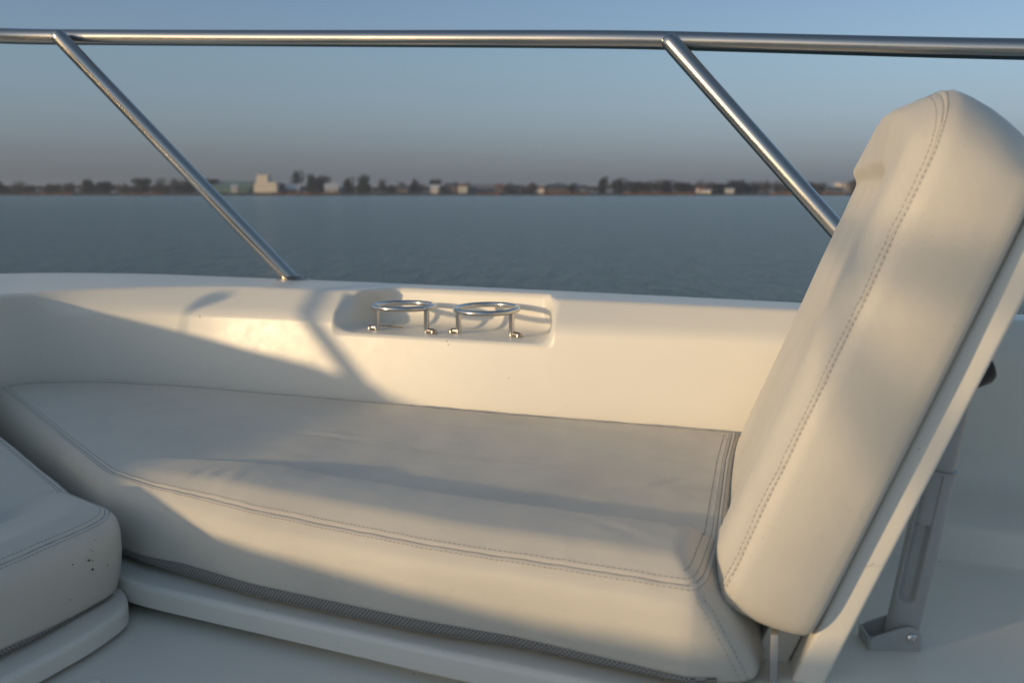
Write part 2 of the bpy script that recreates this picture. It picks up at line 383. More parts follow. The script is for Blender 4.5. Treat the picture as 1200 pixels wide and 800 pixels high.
house('house', 475, 217, 13, brick, dk, 'low brick house left of the white gabled cottage', 8, True)
house('cottage', 511, 215, 9, white, pale, 'tiny bright white gabled cottage in front of a bushy tree', 7, True, DS + 6, .55, 1)
house('house', 530, 213, 15, brick, dk, 'brown house with dark roof right of the white cottage', 9, True)
house('house', 543, 214, 10, cream, red, 'square cream house right of the brown house', 9, True, None, .8, 2)
house('house', 566, 214.5, 30, grey, grey, 'long grey row house in the middle of the shore', 9, True, DS + 22)
house('house', 585, 214, 9, brick, red, 'small orange brick house in mid shore', 8, True, None, .8, 2)
house('house', 604, 215, 14, brick, dk, 'dark roofed house right of the small orange brick house', 9, True)
house('house', 634, 217, 7, cream, red, 'tiny cream house just left of the orange reed patch', 7, True, None, .75, 1)
house('house', 652, 214.5, 22, brick, dk, 'wide brown house behind the middle orange reeds', 10, True)
house('house', 680, 215.5, 12, grey, dk, 'plain grey shore house left of the tall dark green tree', 9, True)
house('house', 819, 217, 9, white, red, 'white gabled house in the right treeline', 7, True, DS + 5, .6, 1)
house('house', 825, 220, 11, cream, pale, 'low cream shed beside the white gabled house', 7, True, DS + 3, .7, 1)
house('house', 852, 219, 10, white, pale, 'low white house at the end of the right treeline gap', 7, True, DS + 5, .8, 2)
house('apartment_block', 984, 213, 14, cream, pale, 'distant pale square block at the right end of shore', 12, False, DS + 40, 1, 3)
house('house', 972, 218, 18, grey, dk, 'low dark house left of the distant pale block', 9, True, DS + 20)

# ------------------------------------------------------------ the boat: gunwale + inner wall + hull as one loft
ZC = HC
rows = [  # outer edge, inner edge of the top, foot of the inner wall, height (relative to the camera)
 ((2.6, .45), (2.58, .36), (2.56, .30), -.165), ((1.6, 1.00), (1.58, .90), (1.57, .84), -.165), ((.95, 1.265), (.93, 1.18), (.92, 1.13), -.165),
 ((.66, 1.40), (.63, 1.31), (.615, 1.265), -.165), ((.435, 1.53), (.385, 1.43), (.35, 1.375), -.165), ((.06, 1.725), (.0, 1.60), (-.015, 1.515), -.165),
 ((-.29, 1.90), (-.33, 1.735), (-.34, 1.645), -.166), ((-.55, 2.025), (-.55, 1.82), (-.55, 1.722), -.168), ((-.80, 2.14), (-.735, 1.805), (-.745, 1.765), -.170),
 ((-1.08, 2.20), (-.880, 1.738), (-.888, 1.745), -.174), ((-1.28, 2.08), (-.965, 1.605), (-.975, 1.60), -.174), ((-1.30, 1.75), (-1.0, 1.40), (-1.02, 1.40), -.172),
 ((-1.27, 1.45), (-1.02, 1.20), (-1.045, 1.18), -.17), ((-1.42, .82), (-1.25, .80), (-1.27, .78), -.168), ((-1.64, .3), (-1.49, .3), (-1.52, .3), -.165),
 ((-1.74, -.5), (-1.60, -.5), (-1.63, -.5), -.165), ((-1.78, -1.6), (-1.64, -1.6), (-1.68, -1.6), -.165)]
OC = catmull([r[0] + (0,) for r in rows], 40); IC = catmull([r[1] + (0,) for r in rows], 40); WC = catmull([r[2] + (0,) for r in rows], 40)
ZG = np.interp(np.linspace(0, len(rows) - 1, len(OC)), range(len(rows)), [r[3] for r in rows])
def xw(i): return WC[i][0]
def sstep(a, b, x): t = min(1, max(0, (x - a) / (b - a))); return t * t * (3 - 2 * t)
REC = []                                                            # recess weight per station
def corner(P, i, r, n=5):
    """round corner i of the 3D polyline P"""
    a, b, c = P[i - 1], P[i], P[i + 1]; d1 = (a - b); d2 = (c - b); l1 = min(r, d1.length * .48); l2 = min(r, d2.length * .48)
    A = b + d1.normalized() * l1; C = b + d2.normalized() * l2
    return [A * (1 - t) ** 2 + b * 2 * t * (1 - t) + C * t * t for t in [k / n for k in range(n + 1)]]
def profile(i, zg, o, w0, inn):
    O = Vector((*o[:2], zg)); I = Vector((*inn[:2], zg)); W = Vector((*w0[:2], -.37))
    x = w0[0]
    side = w0[1] > .9 and x > -.9
    rec_top = sstep(-.285, -.232, x) * (1 - sstep(.008, .052, x)) if side else 0
    rec_bot = sstep(-.306, -.262, x) * (1 - sstep(.022, .060, x)) if side else 0
    wall_fr = lambda z: I.lerp(W, .18 + .82 * (zg - z) / (zg + .37)) if z < zg - .02 else I
    Bv = I.lerp(W, .70); Bv.z = zg - .038
    Xp = I.lerp(W, .745); Xp.z = -.228
    I2 = O.lerp(I, .52); I2.z = zg
    F2 = O.lerp(I, .60); F2.z = -.226
    Xr = I.lerp(W, .745); Xr.z = -.229
    I_ = I.lerp(I2, rec_top); B_ = Bv.lerp(F2, rec_bot); X_ = Xp.lerp(Xr, rec_bot)
    nrm = (O - I).normalized(); nrm.z = 0
    H0 = Vector((*o[:2], -1.7)) - nrm * .30; H1 = Vector((*o[:2], -1.0)) - nrm * .12; H2 = Vector((*o[:2], zg - .07)) + nrm * .012; H3 = Vector((*o[:2], zg - .03))
    Wb = Vector((*w0[:2], -.62))
    P = [H0, H1, H2, O, I_, B_, X_, W, Wb]
    out = [H0, H1]; out += corner(P, 2, .02, 2); out += corner(P, 3, .014, 5)
    out += corner(P, 4, .009 , 5)
    out += corner(P, 5, .020, 6); 
    out += corner(P, 6, .010 - .003 * rec_bot, 6)
    a = out[-1]; out += [a.lerp(W, k / 5) for k in (1, 2, 3, 4)] + [W, Wb]
    return out
S = []
idx = list(range(len(OC)))
for i in idx:
    S.append(profile(i, ZG[i], OC[i], WC[i], IC[i]))
# finer stations around the recess
F = []; 
for i in range(len(OC) - 1):
    F.append(S[i])
    if -.45 < WC[i][0] < .2 and WC[i][1] > 1.2:
        for k in range(1, 6):
            t = k / 6; F.append(profile(i, ZG[i] * (1 - t) + ZG[i + 1] * t, OC[i] * (1 - t) + OC[i + 1] * t, WC[i] * (1 - t) + WC[i + 1] * t, IC[i] * (1 - t) + IC[i + 1] * t))
F.append(S[-1]); m = len(F[0])
vs = [Vector((p.x, p.y, p.z + ZC)) for s in F for p in s]
fs = [(i * m + k, (i + 1) * m + k, (i + 1) * m + k + 1, i * m + k + 1) for i in range(len(F) - 1) for k in range(m - 1)]
boat = empty('motor_boat', (0, 0, 0))
tag(boat, 'white open motor boat whose moulded bow cockpit and gunwale fill the foreground', 'boat')
gw = mesh_obj('gunwale', vs, fs, M['gel'], boat)

# moulded bases (closed rounded slabs)
def smooth_poly(P, step=.006, sig=.012):
    P = np.array(P, float); n = len(P); out = []
    for i in range(n):
        a, b = P[i], P[(i + 1) % n]; k = max(1, int(np.linalg.norm(b - a) / step))
        for j in range(k): out.append(a + (b - a) * j / k)
    Q = np.array(out); L = len(Q); g = int(3 * sig / step) + 1
    ker = np.exp(-.5 * (np.arange(-g, g + 1) * step / sig) ** 2); ker /= ker.sum()
    return sum(ker[j + g] * np.roll(Q, -j, axis=0) for j in range(-g, g + 1))
def area2(P): x, y = P[:, 0], P[:, 1]; return np.sum(x * np.roll(y, -1) - np.roll(x, -1) * y)
def normals2(P):
    t = np.roll(P, -1, 0) - np.roll(P, 1, 0); t /= np.linalg.norm(t, axis=1)[:, None]; nn = np.stack([-t[:, 1], t[:, 0]], 1)
    return nn if area2(P) > 0 else -nn                                # inward
from mathutils.geometry import delaunay_2d_cdt
def inside(p, q):
    x, y = p; a = q; b = np.roll(q, -1, 0); c = (a[:, 1] > y) != (b[:, 1] > y)
    with np.errstate(divide='ignore', invalid='ignore'): xi = a[:, 0] + (y - a[:, 1]) * (b[:, 0] - a[:, 0]) / (b[:, 1] - a[:, 1])
    return int((c & (x < xi)).sum()) % 2 == 1
def slab(name, poly, ztop, zbot, mat, parent, rad=.008, sig=.012, batter=0.0, centre=None):
    P = smooth_poly(poly, .008, sig); nn = normals2(P); rings = []
    for d, z in [(batter, zbot), (0, ztop - rad)] + [(rad * (1 - math.cos(a)), ztop - rad * (1 - math.sin(a))) for a in np.linspace(.3, math.pi / 2, 5)] + [(rad + .004, ztop)]:
        rings.append((P + nn * d, z))
    vs = []; n = len(P)
    for q, z in rings: vs += [(x, y, z + ZC) for x, y in q]
    fs = [(k * n + i, k * n + (i + 1) % n, (k + 1) * n + (i + 1) % n, (k + 1) * n + i) for k in range(len(rings) - 1) for i in range(n)]
    nside = len(fs)
    for ri in (0, len(rings) - 1):
        q = rings[ri][0]; x0, y0 = q.min(0); x1, y1 = q.max(0)
        inner = [(x, y) for x in np.arange(x0, x1, .06) for y in np.arange(y0, y1, .06)]
        inner = [p for p in inner if inside(p, q) and np.min(((q - p) ** 2).sum(1)) > .015 ** 2]
        pts = [Vector(p) for p in q] + [Vector(p) for p in inner]
        ov, oe, of, o1, o2, o3 = delaunay_2d_cdt(pts, [(i, (i + 1) % n) for i in range(n)], [], 1, 1e-6)
        b = len(vs); vs += [(v[0], v[1], rings[ri][1] + ZC) for v in ov]; fs += [tuple(b + i for i in f) for f in of]
    o = mesh_obj(name, vs, fs, mat, parent)
    return o
slab('seat_base', [(-.475, 1.09), (-.435, 1.042), (-.27, .964), (-.09, .880), (.10, .796), (.22, .748), (.6, .594), (1.4, .25), (2.3, -.1), (2.3, .42), (1.56, .86), (.92, 1.15), (.615, 1.29), (.35, 1.40), (-.015, 1.54), (-.34, 1.67), (-.55, 1.74), (-.75, 1.79), (-.895, 1.77), (-.55, 1.2)], -.4195, -.4425, M['gel'], boat, .007, .03)
slab('bow_seat_base', [(-.90, 1.66), (-.50, 1.11), (-.425, 1.045), (-.402, .995), (-.415, .93), (-.49, .74), (-.61, .45), (-.8, .1), (-1.2, .1), (-1.14, .78), (-1.06, 1.18), (-1.03, 1.40), (-.99, 1.62)], -.429, -.449, M['gel'], boat, .007, .014)
# pedestals under the lips and the cockpit sole with its lids
slab('seat_pedestal', [(-.42, 1.10), (-.25, .985), (-.09, .90), (.10, .818), (.24, .765), (.6, .63), (1.4, .31), (2.28, -.05), (2.28, .36), (1.56, .84), (.92, 1.13), (.35, 1.38), (-.34, 1.65), (-.75, 1.76), (-.86, 1.75)], -.4435, -.52, M['gel'], boat, .004, .02)
slab('bow_seat_pedestal', [(-.88, 1.60), (-.50, 1.08), (-.455, .98), (-.47, .90), (-.55, .72), (-.66, .45), (-.84, .14), (-1.18, .14), (-1.1, .78), (-1.03, 1.18), (-1.0, 1.40)], -.450, -.52, M['gel'], boat, .004, .012)
# side deck fillet behind the backrest
sd = []; fsd = []
sel = [i for i in range(len(WC)) if .40 < WC[i][0] < 2.3 and WC[i][1] > .3]
sel2 = sel[::4]
for i in sel2:
    w0 = Vector((*WC[i][:2], 0)); n = (Vector((*IC[i][:2], 0)) - Vector((*OC[i][:2], 0))).normalized()
    for d, z in [(-.02, -.320), (.003, -.345), (.010, -.360), (.022, -.374), (.045, -.3790), (.08, -.3800), (.182, -.3775), (.188, -.3788), (.1905, -.383), (.197, -.4145), (.201, -.4178), (.215, -.4192), (.26, -.4220)]:
        p = w0 + n * d; sd.append((p.x, p.y, z + ZC))
mm = 13
fsd = [(i * mm + k, (i + 1) * mm + k, (i + 1) * mm + k + 1, i * mm + k + 1) for i in range(len(sel2) - 1) for k in range(mm - 1)]
mesh_obj('side_step', sd, fsd, M['gel'], boat)
sole = MB(); sole.prism([(-1.6, -1.7), (2.5, -1.7), (2.55, .30), (1.56, .86), (.35, 1.38), (-.75, 1.76), (-.93, 1.78), (-1.02, 1.40), (-1.3, .78), (-1.6, -.5)], -.56 + ZC, -.4545 + ZC); sole.build('cockpit_sole', M['gel'], boat, False)
hb = MB()
Mh = Matrix.Translation((-.03, .72, 0)) @ Matrix.Rotation(R(-22), 4, 'Z')
lid = [( -.14, -.16), (.26, -.16), (.26, .062), (-.14, .062)]
lidp = smooth_poly(lid, .006, .008)
hb.prism([(p[0], p[1]) for p in lidp], -.457 + ZC, -.4515 + ZC, Mh); hb.build('locker_lid', M['gel'], boat)
hl = MB(); Ml = Matrix.Rotation(R(33), 4, 'Z'); hl.box((-.405, .865, -.4530 + ZC), .045, .012, .007, Ml, .002); hl.build('lid_latch', M['gel'], boat)

# ------------------------------------------------------------ evening haze over the water (one closed box round everything)
hm = bpy.data.materials.new('evening_haze'); hm.use_nodes = True; hn = hm.node_tree; hn.nodes.remove(hn.nodes['Principled BSDF'])
pv = hn.nodes.new('ShaderNodeVolumePrincipled'); pv.inputs['Color'].default_value = (.80, .84, .90, 1); pv.inputs['Density'].default_value = .00027; pv.inputs['Anisotropy'].default_value = .2
hn.links.new(pv.outputs[0], hn.nodes['Material Output'].inputs['Volume'])
hb_ = MB(); hb_.box((0, 1500, 12.5), 9000, 9400, 31); tag(hb_.build('haze', hm, None, False), 'thin evening haze lying over the lake', 'haze', None, 'stuff')

# ------------------------------------------------------------ cushions
def dist_poly(Q, P):
    A = P; B = np.roll(P, -1, 0); out = np.empty(len(Q))
    for s in range(0, len(Q), 400):
        q = Q[s:s + 400][:, None, :]; ab = (B - A)[None]; t = np.clip(((q - A[None]) * ab).sum(2) / (ab ** 2).sum(2), 0, 1)
        out[s:s + 400] = np.sqrt((((A[None] + ab * t[..., None]) - q) ** 2).sum(2)).min(1)
    return out
class Cushion:
    """rounded padded slab: rings from the underside round the edge and over the top; H gives the top's height"""
    def __init__(s, poly, medial, H, thick, sig=.014, seam=.015, seam_z=-.0035, step=.006, skew=None):
        s.P = smooth_poly(poly, step, sig); s.H = H; s.seam = seam; s.seam_z = seam_z; s.thick = thick; s.skew = skew
        P = s.P; n = len(P); m0, m1 = np.array(medial, float)
        ab = m1 - m0; t = np.clip(((P - m0) @ ab) / (ab @ ab), 0, 1); s.C = m0 + t[:, None] * ab
    def side(s, P, d, z):
        nn = normals2(P); q = P + nn * d
        if s.skew is not None: q = q + s.skew(P) * (max(0, -z - .012) / s.thick) ** 1.0
        return q
    def at(s, target):
        """points inward of the outline whose distance to it is target"""
        lo = np.zeros(len(s.P)); hi = np.full(len(s.P), .9)
        for _ in range(16):
            mid = (lo + hi) / 2; q = s.P + (s.C - s.P) * mid[:, None]; d = dist_poly(q, s.P)
            lo = np.where(d < target, mid, lo); hi = np.where(d < target, hi, mid)
        return (lo + hi) / 2
    def mesh(s, name, mat, parent, Mx=Matrix.Identity(4)):
        P = s.P; n = len(P); T = s.thick; rings = []
        for d, z in [(.06, -T), (.016, -T), (.010, -T + .0015), (.006, -T + .006), (.0035, -T + .016), (.0012, -T + .03), (0, -T * .5), (.0006, -T * .30), (.002, -T * .20), (.0045 * s.seam / .015, -T * .125), (.0085 * s.seam / .015, -T * .075)]:
            q = s.side(P, d, z); rings.append(np.column_stack([q, np.full(n, z)]))
        last = None
        for d in [s.seam - .004, s.seam - .002, s.seam - .001, s.seam, s.seam + .001, s.seam + .002, s.seam + .004, s.seam + .008, .032, .04, .05, .06]:
            f = s.at(d); q = P + (s.C - P) * f[:, None]; z = s.top(q, np.full(n, d)); rings.append(np.column_stack([q, z])); last = f
        for g in np.linspace(0, 1, 46)[1:]:
            f = last + (1 - last) * g * .999; q = P + (s.C - P) * f[:, None]; z = s.top(q, dist_poly(q, P)); rings.append(np.column_stack([q, z]))
        V = np.vstack(rings); K = len(rings)
        V[:, 2] += s.nz(V) * (V[:, 2] > -T * .9)
        V = [Mx @ Vector(v) for v in V]
        fs = [(k * n + i, k * n + (i + 1) % n, (k + 1) * n + (i + 1) % n, (k + 1) * n + i) for k in range(K - 1) for i in range(n)]
        fs.append(tuple(range(n))[::-1])
        o = mesh_obj(name, V, fs, mat, parent); o.data.polygons[len(fs) - 1].use_smooth = False
        # close the medial line
        bm = bmesh.new(); bm.from_mesh(o.data); bmesh.ops.remove_doubles(bm, verts=bm.verts[-n:], dist=.0004); bm.to_mesh(o.data); bm.free()
        o.data.polygons.foreach_set('use_smooth', [True] * len(o.data.polygons))
        return o
    def nz(s, V): return np.array([noise.noise(Vector(v) * 16) * .0011 + noise.noise(Vector(v) * 42 + Vector((5, 0, 0))) * .00035 for v in V])
    def top(s, q, d):
        h = s.H(q, d)
        edge = np.where(d < .045, -((.045 - d) / .029) ** 2 * (-s.seam_z), 0)
        groove = -.0016 * np.exp(-((d - s.seam) / .0011) ** 2) + .0009 * np.exp(-((d - s.seam) / .0035) ** 2)
        pk = np.array([noise.noise(Vector((a[0] * 75, a[1] * 75, 3))) for a in q]) * .00085 * np.exp(-((d - s.seam - .004) / .011) ** 2)
        return h * np.clip((d - .008) / .03, 0, 1) + edge + groove + pk
    def path(s, d, i0=0, i1=None):
        f = s.at(d); q = s.P + (s.C - s.P) * f[:, None]; z = s.top(q, np.full(len(q), d)); V = np.column_stack([q, z]); V[:, 2] += s.nz(V)
        return V
def stitches(mb, V, closed=True, pitch=.0052, ln=.0036, r=.00032, lift=.0001, mask=None, Mx=Matrix.Identity(4)):
    V = [Vector(v) for v in V]; n = len(V); acc = 0; L = [0]
    m = n if closed else n - 1
    for i in range(m): L.append(L[-1] + (V[(i + 1) % n] - V[i]).length)
    tot = L[-1]; k = 0; pos = 0
    def at(sx):
        nonlocal k
        while k < m - 1 and L[k + 1] < sx: k += 1
        while k > 0 and L[k] > sx: k -= 1
        a = V[k]; b = V[(k + 1) % n]; t = (sx - L[k]) / max(1e-9, L[k + 1] - L[k]); return a.lerp(b, t)
    while pos + ln < tot:
        a = at(pos); b = at(pos + ln)
        if mask is None or mask(a):
            a = a + Vector((0, 0, lift)); b = b + Vector((0, 0, lift)); mid = (a + b) / 2 + Vector((0, 0, r * .9))
            mb.tube([Mx @ a, Mx @ mid, Mx @ b], [r * .55, r, r * .55], 5)
        pos += pitch
def seam_line(c, parent, Mx):
    V = c.path(c.seam); V[:, 2] += .0003; mb = MB(); mb.tube([Mx @ Vector(v) for v in V[::2]], .00038, 6, closed=True); return mb.build('seam', M['groove'], parent)
def seam_parts(c, parent, Mx, mask=None, offs=(-.0042, .0042), s=None):
    st = MB(); seam_line(c, parent, Mx)
    for o in offs: stitches(st, c.path(c.seam + o), mask=mask, Mx=Mx)
    st.build('stitching', M['thread'], parent)

def sgn_dist_line(q, pts):
    """distance to an open polyline"""
    A = np.array(pts[:-1], float); B = np.array(pts[1:], float); q = q[:, None, :]; ab = (B - A)[None]
    t = np.clip(((q - A[None]) * ab).sum(2) / (ab ** 2).sum(2), 0, 1); return np.sqrt((((A[None] + ab * t[..., None]) - q) ** 2).sum(2)).min(1)
def ss(a, b, x): t = np.clip((x - a) / (b - a), 0, 1); return t * t * (3 - 2 * t)

# main seat cushion
front = [(-.492, 1.150), (-.425, 1.094), (-.275, .992), (-.088, .889), (.158, .783)]
main_poly = front + [(.178, .812), (.206, .90), (.238, 1.03), (.285, 1.22), (.328, 1.372), (-.16, 1.555), (-.53, 1.703), (-.74, 1.757), (-.865, 1.742), (-.898, 1.695)]
def Hmain(q, d):
    df = sgn_dist_line(q, front); along = np.clip((q[:, 0] + .48) / .22, 0, 1); wb = .055 + .075 * along ** .7
    bol = .016 * (1 - ss(wb, wb + .016, df)) * np.clip(.25 + along, 0, 1)
    crown = .004 * np.sin(np.clip(df / np.maximum(wb, .01), 0, 1) * math.pi) * along
    dip = -.006 * np.exp(-(((q[:, 0] + .05) / .35) ** 2 + ((q[:, 1] - 1.25) / .16) ** 2))
    for (cx, cy, ln, an, am) in ((.18, 1.12, .03, .5, .0016), (.05, 1.20, .05, .2, .0009), (-.25, 1.35, .07, -.3, .0010), (-.33, 1.10, .018, 1.2, .0012), (-.36, 1.11, .015, 1.4, .0012), (-.30, 1.08, .018, 1.3, .0009), (-.55, 1.45, .08, -.5, .0008), (.10, .90, .03, -.9, .0009)):
        a_ = (q[:, 0] - cx) * math.cos(an) + (q[:, 1] - cy) * math.sin(an); b_ = -(q[:, 0] - cx) * math.sin(an) + (q[:, 1] - cy) * math.cos(an)
        dip = dip - am * np.exp(-(a_ / ln) ** 2 - (b_ / .007) ** 2) + am * .7 * np.exp(-(a_ / ln) ** 2 - ((b_ - .012) / .008) ** 2)
    return -.004 + bol + crown + dip
def skew_main(P):
    n = -normals2(P); a = np.clip((P[:, 0] - .12) / .05, 0, 1) * np.clip((1.0 - P[:, 1]) / .1, 0, 1); right = np.clip(n[:, 0] * 1.7, 0, 1)
    fr = np.clip(-n[:, 1], 0, 1); return np.column_stack([a * right * .055, fr * np.interp(P[:, 0], [-.5, -.455, -.27, -.08, .0, .14], [-.036, -.034, -.020, 0, .010, 0])])
ZM = -.327
cm = Cushion(main_poly, [(-.55, 1.47), (.08, 1.19)], Hmain, .088, sig=.011, skew=skew_main)
Mm = Matrix.Translation((0, 0, ZM + ZC))
seat = empty('seat_cushion', (0, 0, 0)); tag(seat, 'long off white seat cushion with raised front roll, lying along the gunwale', 'cushion')
cm.mesh('cover', M['vinyl'], seat, Mm)
seam_parts(cm, seat, Mm)
# second pair of seams down the right hand corner and the strip beside the backrest
st = MB()
for o in (.011,): stitches(st, cm.path(cm.seam + o), mask=lambda a: a.x > .12 and 1.35 > a.y > .80 and a.x > .16 + (a.y - .80) * .21 - .02, Mx=Mm)
def corner_seam(c, i, off, w):
    pts = []
    P = c.P; n = len(P)
    for z in np.linspace(-.006, -c.thick + .006, 24):
        d = {0: .006}.get(0) if z > -.014 else .001
        q = c.side(P, d if z > -.02 else .001, z); j = (i + off) % n; pts.append((*q[j], z))
    return pts
ic = int(np.argmin(((cm.P - np.array([.165, .786])) ** 2).sum(1)))
nrm_c = -normals2(cm.P)[ic]
for off in (-1, 1):
    pts = corner_seam(cm, ic, 0, 0); tg = np.array([-nrm_c[1], nrm_c[0]]) * .0045 * off; pts = [(p[0] + nrm_c[0] * .0009 + tg[0], p[1] + nrm_c[1] * .0009 + tg[1], p[2]) for p in pts]
    cs_ = MB(); stitches(cs_, pts, closed=False, Mx=Mm, lift=0); cs_.build('corner_stitching', M['thread'], seat)
st.build('side_stitching', M['thread'], seat)

def mesh_band(c, name, parent, Mx, z0, hfun, mask, off=.0009):
    """band of mesh fabric round the foot of the cushion; UV so that the weave is 2 mm squares"""
    P = c.P; n = len(P); idx = [i for i in range(n) if mask(P[i])]
    k = 0
    for j in range(1, len(idx)):
        if idx[j] != idx[j - 1] + 1: k = j
    idx = idx[k:] + idx[:k]
    nn = normals2(P); vs = []; uv = []; L = 0; K = 5
    for a, i in enumerate(idx):
        if a: L += np.linalg.norm(P[i] - P[idx[a - 1]])
        h = hfun(P[i], a / len(idx))
        for k in range(K):
            z = z0 + h * k / (K - 1); dz = -c.thick
            d = np.interp(z - dz, [0, .0015, .006, .016, .03, .044], [.016, .010, .006, .0035, .0012, 0]) - off - (.0012 if k in (1, 2, 3) else 0)
            q = P[i] + nn[i] * d
            if c.skew is not None: q = q + c.skew(P)[i] * (max(0, -z - .012) / c.thick)
            vs.append(Mx @ Vector((q[0], q[1], z))); uv.append((L / .0022, (h * k / (K - 1)) / .0022))
    fs = [(a * K + k, (a + 1) * K + k, (a + 1) * K + k + 1, a * K + k + 1) for a in range(len(idx) - 1) for k in range(K - 1)]
    o = mesh_obj(name, vs, fs, M['meshf'], parent)
    ul = o.data.uv_layers.new(name='UVMap')
    for lp in o.data.loops: ul.data[lp.index].uv = uv[lp.vertex_index]
    return o
mesh_band(cm, 'mesh_strip', seat, Mm, -.0872, lambda p, t: .0035 + .0125 * float(np.clip((p[0] + .50) / .14, 0, 1) * np.clip((.22 - p[0]) / .30, 0, 1) ** .6), lambda p: p[0] < .16 and sgn_dist_line(np.array([p]), front)[0] < .02)

# bow cushion
bow_poly = [(-.935, 1.63), (-.895, 1.61), (-.498, 1.115), (-.432, 1.062), (-.418, 1.018), (-.455, .90), (-.60, .57), (-.74, .30), (-1.35, .30), (-1.24, .78), (-1.03, 1.18), (-.995, 1.40)]
fb = [(-.44, 1.06), (-.418, 1.018), (-.455, .90), (-.60, .57), (-.74, .30)]
def Hbow(q, d):
    df = sgn_dist_line(q, fb); bol = .010 * (1 - ss(.085, .11, df)); return -.003 + bol + .003 * np.sin(np.clip(df / .09, 0, 1) * math.pi)
cb = Cushion(bow_poly, [(-.72, 1.15), (-.80, .62)], Hbow, .088, sig=.012, step=.007)
Mb = Matrix.Translation((0, 0, -.340 + ZC))
bow = empty('bow_cushion', (0, 0, 0)); tag(bow, 'shaded off white cushion with black mildew specks at the lower left', 'cushion')
cb.mesh('cover', M['vinyl'], bow, Mb); seam_parts(cb, bow, Mb)
mesh_band(cb, 'mesh_strip', bow, Mb, -.0872, lambda p, t: .009 * float(np.clip((1.0 - p[1]) / .12, .25, 1)), lambda p: p[1] < 1.02 and p[0] > -.60)
sp = MB(); rr = random.Random(3)
sidep = lambda y, z: (-.418 - (1.018 - y) * .3136 + .0008, y, z - .340 + ZC)
for y, z, r in ((.972, -.030, .0014), (.976, -.041, .0013), (.977, -.032, .0006), (.997, -.045, .0006), (.975, -.020, .0004), (.950, -.026, .0007), (.944, -.06, .0005), (.982, -.012, .0004), (.978, -.0225, .0004)):
    r *= .8; sp.lathe([(0.0001, .0016), (r * .7, .0012), (r, 0)], sidep(y, z), Matrix.Rotation(R(-21), 4, 'Z') @ Matrix.Rotation(R(90), 4, 'Y'), 10)
sp.build('mildew_speck', M['dirt'], bow)

# ------------------------------------------------------------ reclining backrest
A0 = Vector((.1745, .8175, -.345 + ZC)); e = Vector((.97, -.24, 0)).normalized(); w = Vector((.24, .97, 0)).normalized()
th = R(21.74); tdir = e * math.sin(th) + Vector((0, 0, math.cos(th))); nb = e * math.cos(th) - Vector((0, 0, math.sin(th)))
def frame(origin, ax, ay_, az_):
    m_ = Matrix.Identity(4)
    for i in range(3): m_[i][0] = ax[i]; m_[i][1] = ay_[i]; m_[i][2] = az_[i]; m_[i][3] = origin[i]
    return m_
# local x = across the width (w), y = up the backrest, z = out of its front face
MBk = frame(A0, w, tdir, -nb)
back = empty('reclining_backrest', tuple(A0)); tag(back, 'tall off white reclining backrest leaning aft on a telescopic prop', 'backrest')
BW, BH = .538, .462
bk_poly = [(-.012, .02), (-.004, -.004), (.02, -.012), (BW - .03, -.012), (BW, .02), (BW, BH - .10), (BW - .02, BH - .05), (BW - .08, BH - .008), (.34, BH + .008), (.22, BH + .017), (.12, BH + .014), (.08, BH + .007), (.052, BH - .002), (.022, BH - .016), (.0, BH - .040), (-.009, BH - .08), (-.013, .25)]
def Hback(q, d):
    x, y = q[:, 0], q[:, 1]
    centre = ss(.09, .16, x); head = ss(.376, .398, y)
    side_b = .010 * ss(0, .05, x)
    cen = -.015 * centre * (1 - head)
    hd = (.016 * ss(.02, .14, x) - .018 * ss(.18, .54, x)) * ss(.36, .46, y)
    tub = .004 * np.sin(np.clip((x - .13) / .44, 0, 1) * math.pi) * (1 - head)
    crease = -.003 * np.exp(-((y - .386) / .005) ** 2) * centre
    return .002 + side_b + cen + hd + tub + crease
cbk = Cushion(bk_poly, [(.28, .14), (.28, .33)], Hback, .087, sig=.014, seam=.011, seam_z=-.003, skew=lambda P: np.column_stack([0 * P[:, 0], -.018 * ss(.40, .45, P[:, 1])]))
def loc(o): 
    # geometry is built in world space: compensate the parent's location
    o.location = -A0; return o
loc(cbk.mesh('cushion_body', M['vinyl'], back, MBk))
stb = MB(); loc(seam_line(cbk, back, MBk))
for o_ in (-.0045, .0045): stitches(stb, cbk.path(cbk.seam + o_), Mx=MBk)
loc(stb.build('stitching', M['thread'], back))
# white moulded panel behind, with rounded long edges
def panel(name, x0, x1, y0, y1, z0, z1, mat, bev=.005):
    mb = MB(); mb.box(((x0 + x1) / 2, (y0 + y1) / 2, (z0 + z1) / 2), x1 - x0, y1 - y0, z1 - z0, None, bev); mb.v = [tuple(MBk @ Vector(v)) for v in mb.v]
    return loc(mb.build(name, mat, back))
panel('back_panel', .014, .565, -.088, .445, -.1165, -.0905, M['gel'], .004)
panel('panel_rim',   .050, .12, .262, .435, -.126, -.1155, M['gel'], .003)
panel('hinge_plate', .05, .46, -.075, .03, -.089, -.060, M['gel'], .002)
hl_ = MB(); hp_ = A0 + nb * .060 + w * .012; hl_.box(hp_ + Vector((-.004, 0, -.058)), .0065, .012, .10, frame((0, 0, 0), e, w, Vector((0, 0, 1))).to_3x3(), .0005); loc(hl_.build('hinge_leaf', M['alu'], back))
# thread hanging loose
tb = MB(); tb.tube([MBk @ Vector(p) for p in ((.0035, .080, -.094), (.0032, .080, -.098), (.0032, .083, -.102), (.0035, .087, -.104))], .0002, 6); loc(tb.build('loose_thread', M['thread'], back))

